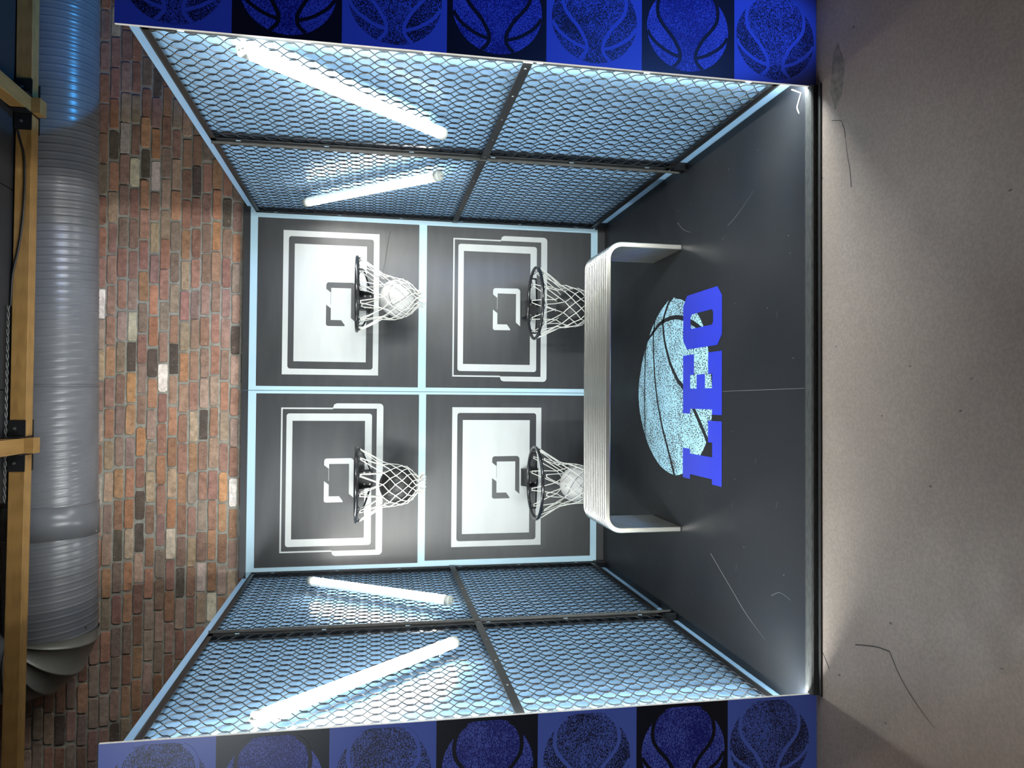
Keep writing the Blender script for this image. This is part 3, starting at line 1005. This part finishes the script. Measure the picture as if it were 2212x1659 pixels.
letter([[O_out[i], O_out[(i + 1) % 8], O_in[(i + 1) % 8], O_in[i]] for i in range(8)], 'blue block letter O')
letter([[(0.023, YT), (-0.083, YT), (-0.083, YB), (0.023, YB)], [(-0.083, YT), (-0.109, YT), (-0.109, -1.523), (-0.083, -1.523)], [(-0.083, -1.787), (-0.109, -1.787), (-0.109, YB), (-0.083, YB)],
        [(0.204, YT), (0.023, YT), (0.023, -1.523), (0.204, -1.523)], [(0.204, -1.523), (0.097, -1.523), (0.097, -1.571), (0.204, -1.571)],
        [(0.096, -1.604), (0.023, -1.604), (0.023, -1.704), (0.096, -1.704)],
        [(0.204, -1.787), (0.023, -1.787), (0.023, YB), (0.204, YB)], [(0.204, -1.741), (0.096, -1.741), (0.096, -1.787), (0.204, -1.787)]], 'blue block letter E')
letter([[(-0.321, YT), (-0.430, YT), (-0.430, YB), (-0.321, YB)], [(-0.296, YT), (-0.321, YT), (-0.321, -1.524), (-0.296, -1.524)], [(-0.430, YT), (-0.456, YT), (-0.456, -1.524), (-0.430, -1.524)],
        [(-0.430, -1.787), (-0.456, -1.787), (-0.456, YB), (-0.430, YB)], [(-0.140, -1.789), (-0.321, -1.789), (-0.321, YB), (-0.140, YB)], [(-0.140, -1.741), (-0.248, -1.741), (-0.248, -1.789), (-0.140, -1.789)]], 'blue block letter L')

# ------------------------------------------------------------------ steel bench
bn = thing('bench', (0.03, -1.2, 0), 'waterfall bench of thin stainless steel slats on the black platform', 'bench')
def bench_profile(x0, x1, zt, Ro, th):
    out, inn = [], []
    out.append((x1, 0.003)); inn.append((x1 - th, 0.003))
    for k in range(9):
        a = math.radians(90 * k / 8)
        out.append((x1 - Ro + Ro * math.cos(a), zt - Ro + Ro * math.sin(a)))
        inn.append((x1 - Ro + (Ro - th) * math.cos(a), zt - Ro + (Ro - th) * math.sin(a)))
    for k in range(9):
        a = math.radians(90 + 90 * k / 8)
        out.append((x0 + Ro + Ro * math.cos(a), zt - Ro + Ro * math.sin(a)))
        inn.append((x0 + Ro + (Ro - th) * math.cos(a), zt - Ro + (Ro - th) * math.sin(a)))
    out.append((x0, 0.003)); inn.append((x0 + th, 0.003))
    return out, inn
out, inn = bench_profile(-0.756, 0.818, 0.4365, 0.092, 0.031)
NS = 13
for i in range(NS):
    yc_ = -1.4025 + i * (1.4025 - 1.000) / (NS - 1)
    ya, yb_ = yc_ - 0.0092, yc_ + 0.0092
    m = MB()
    n = len(out)
    for y in (ya, yb_):
        m.v += [(p[0], y, p[1]) for p in out] + [(p[0], y, p[1]) for p in inn]
    for k in range(n - 1):
        m.face((k, k + 1, n + k + 1, n + k))
        m.face((2 * n + k + 1, 2 * n + k, 3 * n + k, 3 * n + k + 1))
        m.face((k + 1, k, 2 * n + k, 2 * n + k + 1), 0, 1 < k)
        m.face((n + k, n + k + 1, 3 * n + k + 1, 3 * n + k), 0, 1 < k)
    m.face((0, n, 3 * n, 2 * n)); m.face((n - 1, 3 * n - 1, 4 * n - 1, 2 * n - 1))
    m.build('slat', STEEL, bn, bevel=0.0045)
for x in (0.444, -0.386):
    m = MB(); m.cyl((x, -1.40, 0.424), (x, -1.002, 0.424), 0.0065, 10); m.build('spacer_rod', STEEL, bn)
for x in (0.8025, -0.7405):
    m = MB(); m.cyl((x, -1.40, 0.035), (x, -1.002, 0.035), 0.006, 10); m.build('spacer_rod', STEEL, bn)
    m = MB(); m.box((x - 0.013, -1.411, 0.0), (x + 0.013, -0.992, 0.0035)); m.build('foot_pad', DARKGAP, bn)

# ------------------------------------------------------------------ ventilation duct
DY, DZ, DR = -0.30, 3.587, 0.25
dt = thing('ventilation_duct', (0.5, DY, DZ - DR), 'large grey spiral duct running under the timber along the brick wall', 'ventilation duct')
def lathe_x(m, prof, seg=64, helix=0.0, mi=0):
    b0 = len(m.v)
    K = len(prof)
    for x, r in prof:
        for k in range(seg):
            a = 2 * PI * k / seg
            m.v.append((x + helix * (k / seg), DY + r * math.cos(a), DZ + r * math.sin(a)))
    for i in range(K - 1):
        for k in range(seg):
            l = (k + 1) % seg
            # closing the turn joins rib i to its neighbour one pitch on
            if l == 0 and helix:
                continue
            m.face((b0 + i * seg + k, b0 + i * seg + l, b0 + (i + 1) * seg + l, b0 + (i + 1) * seg + k), mi, True)
def ribbed(xa, xb, nm, pitch=0.0467, hel=0.14):
    m = MB()
    seg = 64
    dx = pitch / 12
    shape = [0.0, 0.0, 0.0, 0.0, 0.0, 0.0, 0.0, 0.0010, 0.0024, 0.0020, -0.0006, -0.0012]
    nx = int((xb - xa) / dx)
    for i in range(nx + 1):
        x = xa + i * dx
        for k in range(seg):
            a = 2 * PI * (k / seg) + PI / 2
            ph = (x - hel * (k / seg)) / pitch
            fr = (ph % 1.0) * 12
            j = int(fr); f = fr - j
            h = shape[j % 12] * (1 - f) + shape[(j + 1) % 12] * f
            m.v.append((x, DY + (DR + h) * math.cos(a), DZ + (DR + h) * math.sin(a)))
    for i in range(nx):
        for k in range(seg):
            l = (k + 1) % seg
            m.face((i * seg + k, i * seg + l, (i + 1) * seg + l, (i + 1) * seg + k), 0, True)
    m.build(nm, DUCTM, dt)
ribbed(-0.69, 3.4, 'spiral_pipe')
ribbed(-1.455, -0.87, 'spiral_pipe')
m = MB()
lathe_x(m, [(-0.876, 0.2495), (-0.876, 0.2565), (-0.684, 0.2565), (-0.684, 0.2495)])
m.build('smooth_coupling', DUCTM, dt)
m = MB()
lathe_x(m, [(0.018, 0.2505), (0.018, 0.2555), (0.023, 0.2565), (0.028, 0.2555), (0.028, 0.2505)])
m.build('joint_band', DUCTM, dt)
# gored elbow turning upward, then the riser
Rb = 0.155
xe = -1.452
def erings():
    seg = 48
    m = MB()
    rings = []
    def ringpts(ang, r, mid=False):
        # centre-line point on the mitred path and plane direction
        c = Vector((xe, DY, DZ + Rb)) + Vector((-math.sin(ang), 0, -math.cos(ang))) * Rb
        rad = Vector((-math.sin(ang), 0, -math.cos(ang)))     # outward from bend centre
        sc_ = 1.0
        return [tuple(c + rad * max(r * math.cos(2 * PI * k / seg), -(Rb - 0.012)) + Vector((0, 1, 0)) * (r * math.sin(2 * PI * k / seg))) for k in range(seg)]
    prof = []
    prof.append((0.0, DR + 0.0065))
    for i, ang in enumerate((10, 38, 63, 90)):
        a = math.radians(ang); e = math.radians(1.4)
        prof += [(a - e, DR + 0.001), (a - e * 0.5, DR + 0.006), (a + e * 0.5, DR + 0.006), (a + e, DR + 0.001)]
    for a, r in prof:
        m.v += ringpts(a, r)
    for i in range(len(prof) - 1):
        for k in range(seg):
            l = (k + 1) % seg
            m.face((i * seg + k, i * seg + l, (i + 1) * seg + l, (i + 1) * seg + k), 0, True)
    m.build('elbow', DUCTE, dt)
    m = MB()
    m.tube([(xe - Rb, DY, DZ + Rb), (xe - Rb, DY, DZ + Rb + 1.2)], DR, 48)
    m.build('riser', DUCTM, dt)
erings()
dt.rotation_euler = (0, -0.0150, 0)
for x, a in ((-0.70, -60), (-0.70, -100), (-0.86, -60), (-0.86, -95), (-0.88, -55), (-0.78, -75), (-1.40, -70), (-1.41, -115)):
    m = MB()
    a = math.radians(a)
    u = Vector((0, math.cos(a), math.sin(a))); p = Vector((x, DY, DZ))
    m.cyl(p + u * 0.249, p + u * 0.262, 0.004, 8)
    m.build('screw', BOLT, dt)

# ------------------------------------------------------------------ timber frame
tf = thing('timber_frame', (0, -0.71, 3.53), 'oak beam frame with black steel brackets above the booth', 'timber frame')
BY0, BY1, BZ0, BZ1 = -0.75, -0.665, 3.534, 3.614
def beam(xa, xb, dz0=0.0, dz1=0.0):
    m = MB()
    m.hexa([(xa, BY0, BZ0 + dz0), (xb, BY0, BZ0 + dz1), (xb, BY1, BZ0 + dz1), (xa, BY1, BZ0 + dz0),
            (xa, BY0, BZ1 + dz0), (xb, BY0, BZ1 + dz1), (xb, BY1, BZ1 + dz1), (xa, BY1, BZ1 + dz0)])
    m.build('beam', WOODX, tf, bevel=0.002)
beam(-3.0, -0.365, 0.012, 0.0)
beam(-0.263, 1.518, 0.0, 0.0)
beam(1.622, 3.2, 0.004, 0.012)
for px0, px1 in ((-0.357, -0.271), (1.526, 1.612)):
    m = MB(); m.box((px0, BY0 - 0.001, 3.4925), (px1, -0.668, 3.6205)); m.build('post', WOODZ, tf, bevel=0.002)
    m = MB(); m.box((px0 + 0.001, -3.4, BZ0 + 0.004), (px1 - 0.001, BY0 - 0.003, BZ1)); m.build('joist', WOODY, tf, bevel=0.002)
    for sgn, xs in ((-1, px0), (1, px1)):
        # angle bracket: plate on the beam face and plate against the post, with a twin behind
        xa, xb = sorted((xs, xs + sgn * 0.098))
        m = MB()
        m.box((xa, BY0 - 0.006, BZ0 - 0.001), (xb, BY0 - 0.0005, BZ1 + 0.006))
        xc_, xd_ = sorted((xs + sgn * 0.001, xs + sgn * 0.006))
        m.box((xc_, BY0 - 0.075, BZ0 - 0.001), (xd_, BY1 + 0.01, BZ1 + 0.006))
        m.box((xa, BY1 + 0.0005, BZ0 - 0.004), (xb, BY1 + 0.008, BZ1 + 0.004))
        br = m.build('bracket', BLACKM, tf)
        for bzv in (3.585,):
            m = MB()
            bxv = xs + sgn * 0.052
            m.cyl((bxv, BY0 - 0.006, bzv), (bxv, BY0 - 0.014, bzv), 0.008, 10)
            m.build('bolt', BOLT, br)
# black boards lying on the beams
def soffit(x0, x1, label):
    m = MB(); m.box((x0, -2.4, 3.628), (x1, -0.70, 3.646))
    m.build('soffit_board', PANELB, None, label=label, cat='ceiling board', group='black boards above the beam', origin=((x0 + x1) / 2, -1.5, 3.628))
soffit(-0.62, -0.012, 'narrow black overhead board left of centre, above the beam')
soffit(-0.006, 1.09, 'black overhead board right of centre, above the beam')
soffit(1.096, 3.2, 'wide black overhead board at the far right, above the beam')
# cables
m = MB()
cp = [(1.42, -0.757, 3.60), (1.36, -0.757, 3.585), (1.28, -0.757, 3.566), (1.15, -0.757, 3.560), (0.98, -0.757, 3.564), (0.85, -0.757, 3.574), (0.75, -0.757, 3.588), (0.68, -0.757, 3.602), (0.60, -0.757, 3.613), (0.45, -0.757, 3.618)]
m.tube(catmull(cp, 5), 0.0055, 6)
m.build('cable', CABLE, None, label='black cable drooping across the oak beam on the right', cat='cable', origin=(1.0, -0.757, 3.6))
m = MB()
m.tube([(1.19, -2.592, 0.05), (1.183, -2.585, 0.006), (1.142, -2.555, 0.004), (1.131, -2.558, 0.006), (1.105, -2.575, 0.008)], 0.0022, 6)
m.build('cable', PLASTICW, None, label='short white wire end lying in the right front corner of the platform', cat='cable', origin=(1.15, -2.57, 0.004))
m = MB()
for s in (0, PI):
    m.tube([(x, -0.80 + 0.004 * math.sin(x * 70 + s), 3.611 + 0.005 * math.cos(x * 70 + s)) for x in np.linspace(-0.62, 0.45, 160)], 0.0035, 5)
m.build('twisted_cable', mat('dull_cable', (0.10, 0.10, 0.10, 1), 0.35, 0.5), None, label='twisted pair cable running along the top of the beam', cat='cable', origin=(0, -0.80, 3.611))
